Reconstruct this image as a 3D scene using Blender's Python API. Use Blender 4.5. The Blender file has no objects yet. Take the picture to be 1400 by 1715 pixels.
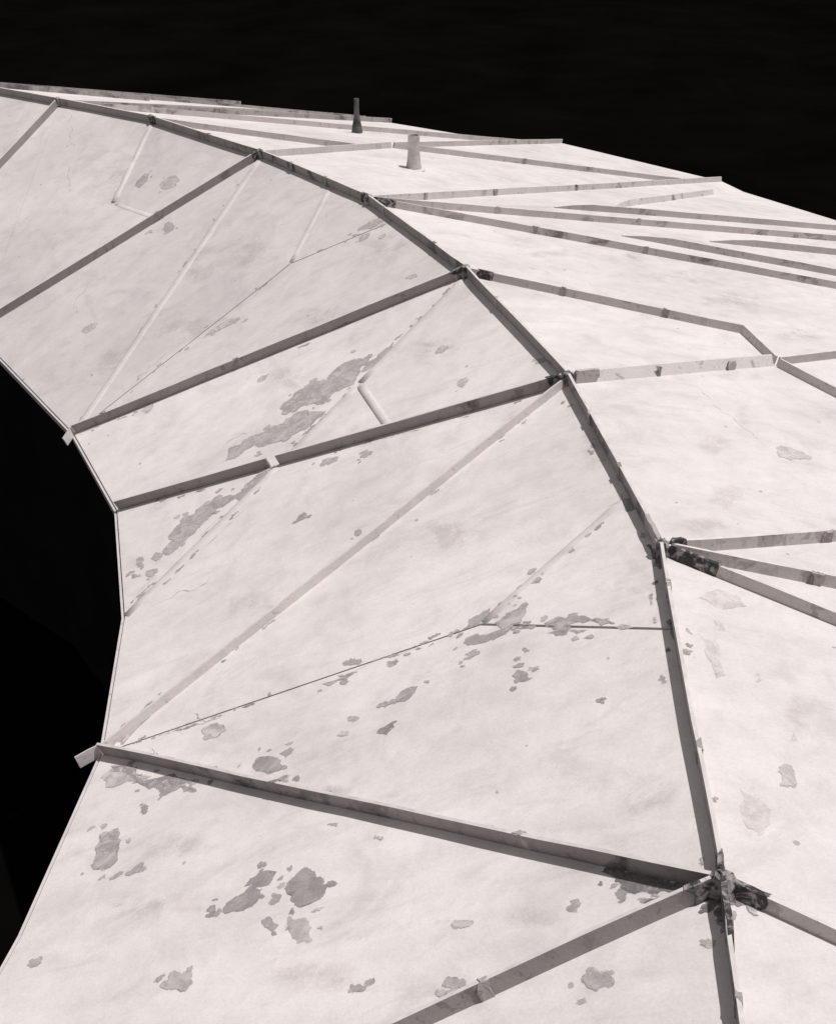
import bpy, bmesh, math, random
from mathutils import Vector
random.seed(7)
sc = bpy.context.scene
rad = math.radians

# ------------------------------------------------------------------ camera
Z0 = 7.0                                   # height of the ring-shaped ridge above the ground
cam = bpy.data.cameras.new('camera')
cam.sensor_fit = 'HORIZONTAL'; cam.sensor_width = 36.0; cam.lens = 36.0*2000/1400
cam.clip_start = 0.1; cam.clip_end = 5000
cam_o = bpy.data.objects.new('camera', cam); sc.collection.objects.link(cam_o)
cam_o.location = (0, 0, Z0+4.5); cam_o.rotation_euler = (rad(90-32), 0, 0)
sc.camera = cam_o

# ------------------------------------------------------------------ sky, sun, exposure
SUN_AZ, SUN_EL = 11.0, 72.0                # azimuth from +X towards +Y
world = bpy.data.worlds.new('World'); sc.world = world; world.use_nodes = True
nt = world.node_tree; nt.nodes.clear()
sky = nt.nodes.new('ShaderNodeTexSky'); sky.sky_type = 'NISHITA'; sky.sun_disc = False
sky.sun_elevation = rad(SUN_EL); sky.sun_rotation = rad(90-SUN_AZ)
bw = nt.nodes.new('ShaderNodeRGBToBW'); bg = nt.nodes.new('ShaderNodeBackground'); wo = nt.nodes.new('ShaderNodeOutputWorld')
bg.inputs['Strength'].default_value = 0.08
nt.links.new(sky.outputs['Color'], bw.inputs[0]); nt.links.new(bw.outputs[0], bg.inputs['Color']); nt.links.new(bg.outputs[0], wo.inputs['Surface'])
sun = bpy.data.lights.new('sun', 'SUN'); sun.energy = 2.85; sun.angle = rad(0.53); sun.color = (1.0, 0.985, 0.975)
sun_o = bpy.data.objects.new('sun', sun); sc.collection.objects.link(sun_o)
a, e = rad(SUN_AZ), rad(SUN_EL)
sdir = Vector((math.cos(e)*math.cos(a), math.cos(e)*math.sin(a), math.sin(e)))
sun_o.rotation_euler = sdir.to_track_quat('Z', 'Y').to_euler(); sun_o.location = sdir*60
vs = sc.view_settings
vs.view_transform = 'Standard'; vs.look = 'None'; vs.gamma = 1; vs.use_curve_mapping = False; vs.exposure = 0.0
sc.render.engine = 'CYCLES'

# ------------------------------------------------------------------ geometry of the place (metres)
CX, CY, RR, RE, DROP = -14.085, 6.3, 15.705, 11.70, 1.8
def zout(x, y):                            # outer slope of the roof, falling away from the ridge
    s = max(0.0, math.hypot(x-CX, y-CY)-RR)
    t = math.degrees(math.atan2(y-CY, x-CX))
    k = 0.15+0.05*min(1.6, max(0, t/60))**2
    return Z0-(k*s+0.015/4.5*s*s+0.01/20.25*s**3)
V = {
    'R0':(-5.613,19.250,7.000), 'R1':(-3.954,18.141,7.000), 'R2':(-2.130,16.287,7.000), 'R3':(-0.594,14.278,7.000),
    'R4':(0.510,11.855,7.000), 'R5':(1.293,9.288,7.000), 'R6':(1.637,6.674,7.000), 'R7':(1.439,3.830,7.000),
    'R8':(1.317,2.794,7.000), 'Rm':(-8.202,20.861,7.000), 'Rn':(-11.358,21.766,7.000), 'R9':(-0.484,-1.552,7.000),
    'E0':(-5.797,14.539,5.200), 'E1':(-3.827,11.731,5.200), 'E2':(-3.004,10.121,5.200), 'E3':(-2.557,8.347,5.200),
    'E4':(-2.371,6.654,5.200), 'E5':(-2.516,5.001,5.200), 'E6':(-2.896,2.879,5.200), 'E7':(-3.755,0.807,5.200),
    'Em':(-7.542,16.000,5.200), 'En':(-10.083,17.294,5.200), 'H':(-3.458,15.654,6.348), 'Q':(-1.108,14.951,7.000),
    'L':(-0.292,13.615,7.000), 'N':(1.537,7.435,7.000), 'Oo':(1.579,5.841,7.000), 'X':(-1.299,9.791,5.914),
    'S2':(-0.229,9.583,6.362), 'G':(-4.269,16.494,6.302), 'J':(-1.513,13.619,6.479), 'M':(0.437,6.583,6.470),
    'S1':(-0.578,10.673,6.322), 'P':(-0.398,18.695,6.482), 'T':(1.981,23.293,5.316), 'S':(4.947,22.001,4.937),
    'VA':(1.784,15.593,6.529), 'VAd':(5.457,21.807,4.795), 'VB':(2.522,14.531,6.510), 'VC':(3.280,11.245,6.614),
    'VD':(3.421,10.447,6.628), 'Q1':(-0.874,18.033,6.624), 'd4a':(3.831,15.281,6.204), 'd4b':(4.702,15.552,6.002),
    'F1':(-3.364,23.294,6.033), 'F2':(-0.530,24.044,5.536), 'F3':(2.028,23.299,5.292), 'f4b':(-1.037,24.109,5.612),
    'g2':(-3.934,24.416,5.850), 'h1':(-1.706,24.270,5.631), 'h2':(-4.821,22.107,6.447), 'VA2':(2.801,16.724,6.229),
    'pipe1':(-0.061,17.448,6.601), 'pipe2':(-1.053,21.022,6.195), 'cr1':(2.404,9.676,6.824), 'cr2':(2.855,8.619,6.782),
    'eT':(3.014,25.292,4.809), 'eS':(5.997,23.463,4.546), 'eA':(6.487,23.550,4.309), 'eA1':(7.614,19.115,4.963),
    'eX1':(7.263,17.436,5.346), 'eB':(6.430,14.397,5.815), 'eX2':(5.997,13.531,6.011), 'eY1':(5.496,11.825,6.199),
    'eY2':(4.903,8.416,6.454), 'e6a':(4.130,7.566,6.603), 'e6b':(4.127,6.366,6.609), 'e6c':(3.846,5.446,6.653),
    'e7':(3.235,2.949,6.687), 'e8':(3.642,2.265,6.601), 'e9':(1.659,-2.790,6.601), 'em':(-5.505,27.537,5.100),
    'eF1':(-1.863,25.672,5.229), 'eF2':(0.912,25.932,4.674), 'en':(-10.108,28.857,4.923), 'Bn':(-8.779,36.391,1.100),
    'Bm':(-2.639,34.630,1.467), 'BF1':(2.218,32.142,1.732), 'BF2':(4.464,30.581,1.849), 'BT':(6.360,29.007,1.945),
    'BS':(9.142,26.152,2.082), 'BA':(9.328,25.933,2.091), 'BA1':(12.224,21.838,2.228), 'BX1':(13.006,20.432,2.264),
    'BB':(14.336,17.518,2.325), 'BX2':(14.663,16.652,2.339), 'BY1':(15.322,14.598,2.369), 'BY2':(16.282,9.683,2.412),
    'B6a':(16.396,8.418,2.417), 'B6b':(16.470,6.410,2.420), 'B6c':(16.435,4.846,2.420), 'B7':(15.914,0.496,2.420),
    'B8':(15.708,-0.482,2.420), 'B9':(12.376,-8.977,2.420), 'd4e':(6.851,16.219,5.504), 'b4':(-2.531,6.553,5.200),
    'b1':(-3.871,11.537,5.200),
}
P3 = {k: Vector(v) for k, v in V.items()}

# ------------------------------------------------------------------ materials
def mat(name, rough=0.8, spec=0.2):
    m = bpy.data.materials.new(name); m.use_nodes = True
    b = m.node_tree.nodes['Principled BSDF']; b.inputs['Roughness'].default_value = rough
    b.inputs['Specular IOR Level'].default_value = spec
    return m, m.node_tree, b
class NB:
    def __init__(s, nt): s.nt = nt
    def n(s, t, **kw):
        x = s.nt.nodes.new(t)
        for k, v in kw.items(): setattr(x, k, v)
        return x
    def l(s, a, b): s.nt.links.new(a, b)
    def noise(s, vec, scale, detail=4, rough=.55, dist=0):
        x = s.n('ShaderNodeTexNoise'); x.inputs['Scale'].default_value = scale; x.inputs['Detail'].default_value = detail
        x.inputs['Roughness'].default_value = rough; x.inputs['Distortion'].default_value = dist; s.l(vec, x.inputs['Vector']); return x.outputs['Fac']
    def mapr(s, v, a, b, c, d, smooth=False):
        x = s.n('ShaderNodeMapRange'); x.interpolation_type = 'SMOOTHSTEP' if smooth else 'LINEAR'
        for i, q in zip((1, 2, 3, 4), (a, b, c, d)): x.inputs[i].default_value = q
        s.l(v, x.inputs[0]); return x.outputs[0]
    def m(s, op, a, b=None):
        x = s.n('ShaderNodeMath', operation=op)
        for i, q in enumerate((a, b)):
            if q is None: continue
            if isinstance(q, (int, float)): x.inputs[i].default_value = q
            else: s.l(q, x.inputs[i])
        return x.outputs[0]
    def mapping(s, vec, scale, rot=(0, 0, 0)):
        x = s.n('ShaderNodeMapping'); x.inputs['Scale'].default_value = scale; x.inputs['Rotation'].default_value = rot; s.l(vec, x.inputs[0]); return x.outputs[0]
    def attr(s, name):
        x = s.n('ShaderNodeAttribute', attribute_type='OBJECT', attribute_name=name); return x.outputs['Fac']
    def tint(s, v, col):
        x = s.n('ShaderNodeVectorMath', operation='SCALE'); x.inputs[0].default_value = col; s.l(v, x.inputs['Scale']); return x.outputs[0]
TINT = (0.800, 0.735, 0.722)

def grime(b, pos):                          # tonal variation common to every painted surface
    big = b.mapr(b.noise(pos, .55, 6, .6, .4), .38, .72, 1.03, .88)
    sx = b.n('ShaderNodeSeparateXYZ'); b.l(pos, sx.inputs[0])           # streaks run downhill, square to the ridge
    dx, dy = b.m('SUBTRACT', sx.outputs[0], CX), b.m('SUBTRACT', sx.outputs[1], CY)
    ang = b.m('ARCTAN2', dy, dx); rho = b.m('SQRT', b.m('ADD', b.m('MULTIPLY', dx, dx), b.m('MULTIPLY', dy, dy)))
    cb = b.n('ShaderNodeCombineXYZ'); b.l(b.m('MULTIPLY', ang, 14.0), cb.inputs[0]); b.l(b.m('MULTIPLY', rho, .22), cb.inputs[1])
    st = b.mapr(b.noise(cb.outputs[0], 3.2, 7, .65, .25), .38, .72, 1.02, .92)
    mid = b.mapr(b.noise(pos, 5.5, 9, .72), .42, .72, 1.01, .91)
    fine = b.mapr(b.noise(pos, 60, 5, .8), .3, .7, .925, 1.07)
    return b.m('MULTIPLY', b.m('MULTIPLY', big, st), b.m('MULTIPLY', mid, fine))

def panel_material():
    m, nt, bs = mat('painted_panel', .82, .15); b = NB(nt)
    pos = b.n('ShaderNodeNewGeometry').outputs['Position']
    v = grime(b, pos)
    fl = b.attr('flake')                    # how much old paint has come off this panel
    nz = b.noise(pos, 2.6, 9, .68, .6)
    th = b.m('SUBTRACT', nz, b.m('SUBTRACT', .80, b.m('MULTIPLY', fl, .14)))
    bare = b.mapr(th, 0, .012, 0, 1)
    rim = b.m('MULTIPLY', b.mapr(th, -.012, -.002, 0, 1), b.mapr(th, .006, .02, 1, 0))
    v = b.m('MULTIPLY', v, b.mapr(bare, 0, 1, 1, .84))
    v = b.m('MULTIPLY', v, b.mapr(rim, 0, 1, 1, .86))
    v = b.m('MULTIPLY', v, b.attr('tone'))
    bl = b.noise(pos, 1.5, 8, .66, 1.2)
    v = b.m('MULTIPLY', v, b.mapr(bl, .47, .70, 1.025, .91, True))
    # faint washed-out streaks
    wz = b.noise(b.mapping(pos, (.7, 2.6, 1.5), (0, 0, rad(-18))), 1.5, 8, .7, .8)
    v = b.m('MULTIPLY', v, b.mapr(wz, .56, .64, 1, .93, True))
    # small specks of rust and tar
    vo = b.n('ShaderNodeTexVoronoi'); vo.inputs['Scale'].default_value = 4.2; b.l(pos, vo.inputs['Vector'])
    sep = b.n('ShaderNodeSeparateColor'); b.l(vo.outputs['Color'], sep.inputs[0])
    rr = b.mapr(sep.outputs[0], .5, 1, 0, .085)
    sp = b.mapr(b.m('SUBTRACT', b.m('ADD', vo.outputs['Distance'], b.mapr(b.noise(pos, 34, 4), 0, 1, -.07, .07)), rr), -.008, .008, 1, 0)
    v = b.m('MULTIPLY', v, b.mapr(sp, 0, 1, 1, .62))
    b.l(b.tint(v, TINT), bs.inputs['Base Color'])
    h = b.m('ADD', b.m('MULTIPLY', b.noise(pos, 60, 4, .7), .25), b.m('ADD', b.m('MULTIPLY', bare, -.5), b.m('MULTIPLY', b.noise(pos, 3, 5), 1.2)))
    bp = b.n('ShaderNodeBump'); bp.inputs['Strength'].default_value = .22; bp.inputs['Distance'].default_value = .02
    b.l(h, bp.inputs['Height']); b.l(bp.outputs[0], bs.inputs['Normal'])
    return m

def rib_material():
    m, nt, bs = mat('painted_rib', .75, .2); b = NB(nt)
    pos = b.n('ShaderNodeNewGeometry').outputs['Position']
    v = b.m('MULTIPLY', grime(b, pos), b.attr('tone'))
    tar = b.attr('tar')
    nz = b.noise(pos, 3.2, 8, .62, .4)
    th = b.m('SUBTRACT', nz, b.m('SUBTRACT', .78, b.m('MULTIPLY', tar, .35)))
    patch = b.mapr(th, 0, .015, 0, 1)
    deep = b.mapr(th, .05, .09, 0, 1)
    v = b.m('MULTIPLY', v, b.mapr(patch, 0, 1, 1, .72)); v = b.m('MULTIPLY', v, b.mapr(deep, 0, 1, 1, .55))
    n2 = b.noise(b.mapping(pos, (1, 1, .35)), 7.5, 6, .6, .3)
    p2 = b.mapr(b.m('SUBTRACT', n2, b.m('SUBTRACT', .74, b.m('MULTIPLY', tar, .24))), 0, .02, 0, 1)
    v = b.m('MULTIPLY', v, b.mapr(p2, 0, 1, 1, .86))
    sn = b.mapr(b.noise(pos, 16, 6, .65, .6), .60, .64, 0, 1)
    v = b.m('MULTIPLY', v, b.mapr(sn, 0, 1, 1, .75))
    b.l(b.tint(v, TINT), bs.inputs['Base Color'])
    bp = b.n('ShaderNodeBump'); bp.inputs['Strength'].default_value = .4; bp.inputs['Distance'].default_value = .01
    b.l(b.m('ADD', b.noise(pos, 22, 5, .7), b.m('MULTIPLY', patch, .6)), bp.inputs['Height']); b.l(bp.outputs[0], bs.inputs['Normal'])
    return m

def tar_material():
    m, nt, bs = mat('tar_coated_metal', .6, .35); b = NB(nt)
    pos = b.n('ShaderNodeNewGeometry').outputs['Position']
    nz = b.m('SUBTRACT', b.noise(pos, 12, 10, .62, 1.6), b.m('MULTIPLY', b.m('SUBTRACT', b.attr('tar'), .5), .3))
    v = b.mapr(nz, .40, .60, .055, .55, True)
    v = b.m('MULTIPLY', v, b.mapr(b.noise(pos, 70, 4), .3, .7, .8, 1.15))
    b.l(b.tint(v, TINT), bs.inputs['Base Color'])
    bp = b.n('ShaderNodeBump'); bp.inputs['Strength'].default_value = .8; bp.inputs['Distance'].default_value = .015
    b.l(b.noise(pos, 28, 6, .7), bp.inputs['Height']); b.l(bp.outputs[0], bs.inputs['Normal'])
    return m

def patch_material():
    m, nt, bs = mat('bare_patch', .85, .12); b = NB(nt)
    pos = b.n('ShaderNodeNewGeometry').outputs['Position']
    edge = b.n('ShaderNodeAttribute', attribute_name='edge').outputs['Fac']
    tone, rim = b.attr('tone'), b.attr('rim')
    v = b.m('MULTIPLY', grime(b, pos), b.m('ADD', b.m('MULTIPLY', tone, .95), .20))
    v = b.m('MULTIPLY', v, b.mapr(b.noise(pos, 9, 6, .65), .35, .7, 1.07, .9))
    rm = edge
    mx = b.n('ShaderNodeMix', data_type='FLOAT'); b.l(rm, mx.inputs[0]); mx.inputs[2].default_value = 1; b.l(rim, mx.inputs[3])
    v = b.m('MULTIPLY', v, mx.outputs[0])
    b.l(b.tint(v, TINT), bs.inputs['Base Color'])
    bp = b.n('ShaderNodeBump'); bp.inputs['Strength'].default_value = .25; bp.inputs['Distance'].default_value = .01
    b.l(b.noise(pos, 40, 5, .7), bp.inputs['Height']); b.l(bp.outputs[0], bs.inputs['Normal'])
    al = b.mapr(b.noise(pos, 7, 7, .65, .8), .34, .62, .15, .85, True)          # a worn, uneven film
    al = b.m('MAXIMUM', al, b.m('MULTIPLY', edge, b.mapr(b.noise(pos, 10, 3), .4, .55, .1, .9)))
    b.l(al, bs.inputs['Alpha'])
    return m

def stain_material():                       # broad soft water stains and dirt
    m, nt, bs = mat('water_stain', .85, .12); b = NB(nt)
    pos = b.n('ShaderNodeNewGeometry').outputs['Position']
    edge = b.n('ShaderNodeAttribute', attribute_name='edge').outputs['Fac']
    v = b.m('MULTIPLY', grime(b, pos), b.m('ADD', b.attr('tone'), .06))
    b.l(b.tint(v, TINT), bs.inputs['Base Color'])
    n = b.mapr(b.noise(pos, 2.3, 10, .74, .4), .40, .66, .0, 1.0, True)
    f = b.mapr(b.m('ADD', edge, b.mapr(b.noise(pos, 2.5, 6), 0, 1, -.5, .5)), .15, 1.0, 1, 0, True)
    b.l(b.m('MULTIPLY', b.m('MULTIPLY', n, f), .55), bs.inputs['Alpha'])
    return m

def plain(name, base, lo, hi, scale, rough=.8, spec=.2, bump=.3):
    m, nt, bs = mat(name, rough, spec); b = NB(nt)
    pos = b.n('ShaderNodeNewGeometry').outputs['Position']
    n = b.noise(pos, scale, 7, .6, .3)
    b.l(b.tint(b.mapr(n, .35, .7, lo, hi), base), bs.inputs['Base Color'])
    if bump:
        bp = b.n('ShaderNodeBump'); bp.inputs['Strength'].default_value = bump; bp.inputs['Distance'].default_value = .01
        b.l(n, bp.inputs['Height']); b.l(bp.outputs[0], bs.inputs['Normal'])
    return m
M_PANEL, M_RIB, M_TAR, M_PATCH = panel_material(), rib_material(), tar_material(), patch_material()
M_STAIN = stain_material(); M_EDGE = None
M_GROUND = plain('dark_ground', (1.0, .86, .8), .0022, .0042, .22, 1.0, 0.0, 0)
M_EDGE = plain('sunlit_edge', TINT, .85, 1.08, 9, .8, .15, .2)  # pale colour standing in for sunlight on the rib tops
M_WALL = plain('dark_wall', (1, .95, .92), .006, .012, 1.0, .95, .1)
M_VENT = plain('galvanized_vent', (1, .93, .92), .5, .74, 9, .55, .4, .2)
M_RUST = plain('sooty_stack', (1, .95, .93), .05, .16, 6, .7, .3, .2)

# ------------------------------------------------------------------ helpers
COL = sc.collection
def link(name, mesh, m=None, parent=None, **props):
    o = bpy.data.objects.new(name, mesh); COL.objects.link(o)
    if m: mesh.materials.append(m)
    if parent: o.parent = parent; o.matrix_parent_inverse = parent.matrix_world.inverted()
    for k, v in props.items(): o[k] = v
    return o
def bm_mesh(name, bm, smooth=False):
    bmesh.ops.recalc_face_normals(bm, faces=bm.faces)
    me = bpy.data.meshes.new(name); bm.to_mesh(me); bm.free()
    if smooth:
        for p in me.polygons: p.use_smooth = True
    return me
def mvc(poly, x, y):                        # mean value weights of a point in a polygon
    n = len(poly); w = [0]*n; d = [(p[0]-x, p[1]-y) for p in poly]; r = [math.hypot(*q) for q in d]
    for i in range(n):
        if r[i] < 1e-7: return [1.0 if j == i else 0.0 for j in range(n)]
    tn = []
    for i in range(n):
        j = (i+1) % n; cr = d[i][0]*d[j][1]-d[i][1]*d[j][0]; dt = d[i][0]*d[j][0]+d[i][1]*d[j][1]
        if abs(cr) < 1e-9 and dt < 0:
            t = r[i]/(r[i]+r[j]); return [(1-t) if k == i else (t if k == j else 0.0) for k in range(n)]
        tn.append((r[i]*r[j]-dt)/cr if abs(cr) > 1e-12 else 0.0)
    for i in range(n): w[i] = (tn[i-1]+tn[i])/r[i]
    s = sum(w); return [q/s for q in w]
def area(poly): return .5*sum(poly[i-1][0]*poly[i][1]-poly[i][0]*poly[i-1][1] for i in range(len(poly)))
def inside(poly, x, y):
    r = False
    for i in range(len(poly)):
        (x1, y1), (x2, y2) = poly[i-1], poly[i]
        if (y1 > y) != (y2 > y) and x < (x2-x1)*(y-y1)/(y2-y1)+x1: r = not r
    return r
def inset(poly, gaps):                      # poly counter-clockwise
    n = len(poly); out = []
    def line(i):
        (x1, y1), (x2, y2) = poly[i], poly[(i+1) % n]; L = math.hypot(x2-x1, y2-y1); nx, ny = -(y2-y1)/L, (x2-x1)/L
        return nx, ny, nx*x1+ny*y1+gaps[i]
    for i in range(n):
        a1, b1, c1 = line(i-1); a2, b2, c2 = line(i); det = a1*b2-a2*b1
        if abs(det) < 1e-3: out.append((poly[i][0]+a2*gaps[i], poly[i][1]+b2*gaps[i]))
        else: out.append(((c1*b2-c2*b1)/det, (a1*c2-a2*c1)/det))
    return out

# ------------------------------------------------------------------ the setting
bm = bmesh.new()
bmesh.ops.create_grid(bm, x_segments=60, y_segments=60, size=2000)
for v in bm.verts:
    d = v.co.length
    v.co.z = -0.2 + (0 if d < 60 else .9*math.sin(v.co.x*.013)*math.cos(v.co.y*.017)-1.2)
g = link('ground', bm_mesh('ground', bm, True), M_GROUND, kind='structure')

# ------------------------------------------------------------------ the roof
roof = bpy.data.objects.new('faceted_building', None); COL.objects.link(roof); roof.location = (CX, CY, 0)
roof['label'] = 'white faceted building with flat roof panels, raised ribs and a curving ridge'
roof['category'] = 'building'
bpy.context.view_layer.update()
SEAMS = [('E4', 'M'), ('M', 'Oo'), ('E1', 'J'), ('J', 'L')]
SEAMS = {frozenset(s) for s in SEAMS}
PANELS = []
def panel(names, zf=None, flake=.3, step=.55, tone=1.0):
    pts = [P3[k] for k in names]; ks = list(names)
    if area([(p.x, p.y) for p in pts]) < 0: pts.reverse(); ks.reverse()
    poly = [(p.x, p.y) for p in pts]; n = len(poly)
    gaps = [(.011 if 'Oo' in (ks[i], ks[(i+1) % n]) else .007) if frozenset((ks[i], ks[(i+1) % n])) in SEAMS else .0015 for i in range(n)]
    ins = inset(poly, gaps)
    def z(x, y):
        if zf: return zf(x, y)
        w = mvc(poly, x, y); return sum(q*p.z for q, p in zip(w, pts))
    cx = sum(p[0] for p in poly)/n; cy = sum(p[1] for p in poly)/n; cz = z(cx, cy)
    bm = bmesh.new(); f = bm.faces.new([bm.verts.new((x, y, 0)) for x, y in ins])
    bmesh.ops.triangulate(bm, faces=[f])
    for _ in range(7):
        es = [e_ for e_ in bm.edges if e_.calc_length() > step]
        if not es: break
        bmesh.ops.subdivide_edges(bm, edges=es, cuts=1); bmesh.ops.triangulate(bm, faces=[q for q in bm.faces if len(q.verts) > 3])
        bmesh.ops.beautify_fill(bm, faces=bm.faces, edges=[e_ for e_ in bm.edges if not e_.is_boundary])
    for f in bm.faces:
        if f.normal.z < 0: f.normal_flip()
    for v in bm.verts: v.co.z = z(v.co.x, v.co.y)
    bd = [e_ for e_ in bm.edges if e_.is_boundary]
    ex = bmesh.ops.extrude_edge_only(bm, edges=bd)
    low = [v for v in ex['geom'] if isinstance(v, bmesh.types.BMVert)]
    for v in low: v.co.z -= .03
    side = {q for v in low for q in v.link_faces}
    for v in bm.verts: v.co -= Vector((cx, cy, cz))
    for q in bm.faces: q.smooth = q not in side
    for e_ in bd:
        if e_.is_valid: e_.smooth = False
    me = bpy.data.meshes.new('panel'); bm.normal_update(); bm.to_mesh(me); bm.free()
    o = bpy.data.objects.new('panel', me); COL.objects.link(o); me.materials.append(M_PANEL)
    o.location = (cx, cy, cz); o.parent = roof; o.matrix_parent_inverse = roof.matrix_world.inverted(); o['flake'] = flake; o['tone'] = tone
    PANELS.append((poly, z, o)); return o

IN = ['R0 R1 G H E0', 'R1 R2 H G', 'R0 E0 Em', 'R0 Em Rm', 'Rm Em En Rn',
      'R2 E1 E0', 'R2 Q J E1', 'Q R3 L J', 'L R4 E1 J', 'R4 S1 X E2 E1', 'R4 R5 S2 S1', 'S1 S2 X', 'X E3 E2',
      'R5 E4 E3 X', 'R5 N M E4', 'N R6 Oo M', 'M Oo R7 E4', 'E4 R7 E6 E5', 'R7 R8 E7 E6', 'R8 R9 E7']
PANEL_TONE = {'R0 E0 Em': .96, 'R0 Em Rm': .95, 'Rm Em En Rn': .95, 'R0 R1 G H E0': .94, 'R1 R2 H G': .93, 'R2 E1 E0': .93, 'R2 Q J E1': .94, 'Q R3 L J': .95, 'L R4 E1 J': .97}   # greyer panels
for s in IN: panel(s.split(), None, {'X E3 E2': .75, 'R4 S1 X E2 E1': .5}.get(s, random.uniform(.12, .4)), .55, PANEL_TONE.get(s, 1.12))  # remaining inner panels made paler to offset their weaker sunlight
OUT = ['R0 R1 Q1 P T', 'R1 R2 Q1', 'R2 R3 S P Q1', 'P S eS eT T', 'R0 T F2', 'Rm R0 F2 F1', 'Rm F1 eF1 em', 'F1 F2 eF2 eF1', 'F2 T eT eF2', 'Rn Rm em en',
       'R3 VA VAd eA eS S', 'VA eA1 eA VAd', 'R3 eX1 eA1 VA', 'R3 VB eB eX1', 'R3 eX2 eB VB',
       'R3 R4 VC VD eY1 eX2', 'R4 R5 VD VC', 'VD eY2 eY1', 'R5 R6 e6a eY2 VD', 'R6 e6b e6a', 'R6 e6c e6b', 'R6 R7 e7 e6c', 'R7 R8 e8 e7', 'R8 R9 e9 e8']
for s in OUT: panel(s.split(), None, {'R3 R4 VC VD eY1 eX2': .95, 'R5 R6 e6a eY2 VD': .95, 'R6 R7 e7 e6c': 1.0}.get(s, random.uniform(.15, .4)))
ends = 'en em eF1 eF2 eT eS eA eA1 eX1 eB eX2 eY1 eY2 e6a e6b e6c e7 e8 e9'.split()
for i in range(len(ends)-1):
    panel([ends[i], ends[i+1], 'B'+ends[i+1][1:], 'B'+ends[i][1:]], zout, .3, 1.2)

# ---- ribs: upright plates along the panel seams
def normal(p, kind):
    r = Vector((p.x-CX, p.y-CY, 0)).normalized()
    k = {'in': -.42, 'ridge': -.12, 'out': .22}[kind]
    return (r*k+Vector((0, 0, 1))).normalized()
def samples(ks, kind, step=.33):
    out = []
    for a, b in zip(ks, ks[1:]):
        A = P3[a] if isinstance(a, str) else Vector(a); B = P3[b] if isinstance(b, str) else Vector(b)
        n = max(2, int((B-A).length/step))
        for i in range(n):
            p = A.lerp(B, i/n)
            out.append(p)
    out.append(B.copy()); return out
def ground_z(x, y):                        # height of the roof surface at a plan position
    for poly, z, o in PANELS:
        if inside(poly, x, y): return z(x, y)
    return zout(x, y)
def trim(pts, s, e_):
    pts = [p.copy() for p in pts]
    if s: pts[0] += (pts[1]-pts[0]).normalized()*s
    if e_: pts[-1] += (pts[-2]-pts[-1]).normalized()*e_
    return pts
def sweep(bm, pts, nrm, prof, jit=.0, taper=None):
    """sweep a closed section (side, up) along pts"""
    rows = []
    for i, p in enumerate(pts):
        t = (pts[min(i+1, len(pts)-1)]-pts[max(i-1, 0)]).normalized(); n = nrm(p); s = t.cross(n).normalized(); n = s.cross(t).normalized()
        js, ju = random.uniform(-jit, jit), random.uniform(-jit, jit)
        k = taper(i/(len(pts)-1)) if taper else 1
        rows.append([bm.verts.new(p+s*(q[0]+js*(q[1] > .02))+n*((q[1]*k if q[1] > 0 else q[1])+ju*(q[1] > .02))) for q in prof])
    m = len(prof)
    for a, b in zip(rows, rows[1:]):
        for j in range(m): bm.faces.new((a[j], a[(j+1) % m], b[(j+1) % m], b[j]))
    bm.faces.new(rows[0][::-1]); bm.faces.new(rows[-1])
H, HO, T = .112, .086, .021
def rib(ks, kind, tar=.3, h=H, t=T, cut=(.03, .03), endtaper=0, name='rib', lean=0, tone=.5):  # low default tone deepens the shade on rib faces
    pts = trim(samples(ks, kind), *cut)
    w0, w1 = random.uniform(0, 6.28), random.uniform(.7, 1.3)
    for i, p in enumerate(pts[1:-1]):      # slight dents and bends
        q = normal(p, kind).cross(pts[-1]-pts[0]).normalized(); p += q*(.005*math.sin(w0+i*.33*w1)+.003*math.sin(w0*2+i*.9))
    bm = bmesh.new()
    tp = (lambda u: min(1, .12+u*len(pts)/endtaper)) if endtaper else None
    k = math.tan(rad(lean))
    sweep(bm, pts, lambda p: normal(p, kind), [(-t/2-k*.04, -.04), (t/2-k*.04, -.04), (t/2+k*h, h), (-t/2+k*h, h)], .0022, tp)
    o = link(name, bm_mesh(name, bm), M_RIB, roof, tar=tar, tone=tone)
    o.data.materials.append(M_EDGE); m4 = len(pts)-1            # narrow top edge coloured paler, as if catching the sun
    for f in o.data.polygons:
        if f.index < 4*m4 and f.index % 4 == 2: f.material_index = 1
    return o
ridge = ['Rn', 'Rm', 'R0', 'R1', 'R2', 'R3', 'R4', 'R5', 'R6', 'R7', 'R8', 'R9']
for i, (a_, b_) in enumerate(zip(ridge, ridge[1:])): rib([a_, b_], 'ridge', [.4, .4, .45, .55, .72, .6, .6, .66, .66, .66, .5][i], tone=.56)  # ridge coloured darker to deepen its shaded face
for ks, tar in (('R2 E0', .5), ('R4 E1', .48), ('R7 E4', .62), ('R0 Em', .4), ('R7 E6', .5), ('R8 E7', .4)): rib(ks.split(), 'in', tar)
rib(['R5', 'X'], 'in', .6, cut=(.03, .0)); rib(['X', 'E2'], 'in', .5, cut=(.1, .03))
rib(['R5', 'E4'], 'in', .25, h=.066, lean=10, tone=.9)  # paler than the other inner ribs, to look sunlit
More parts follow.
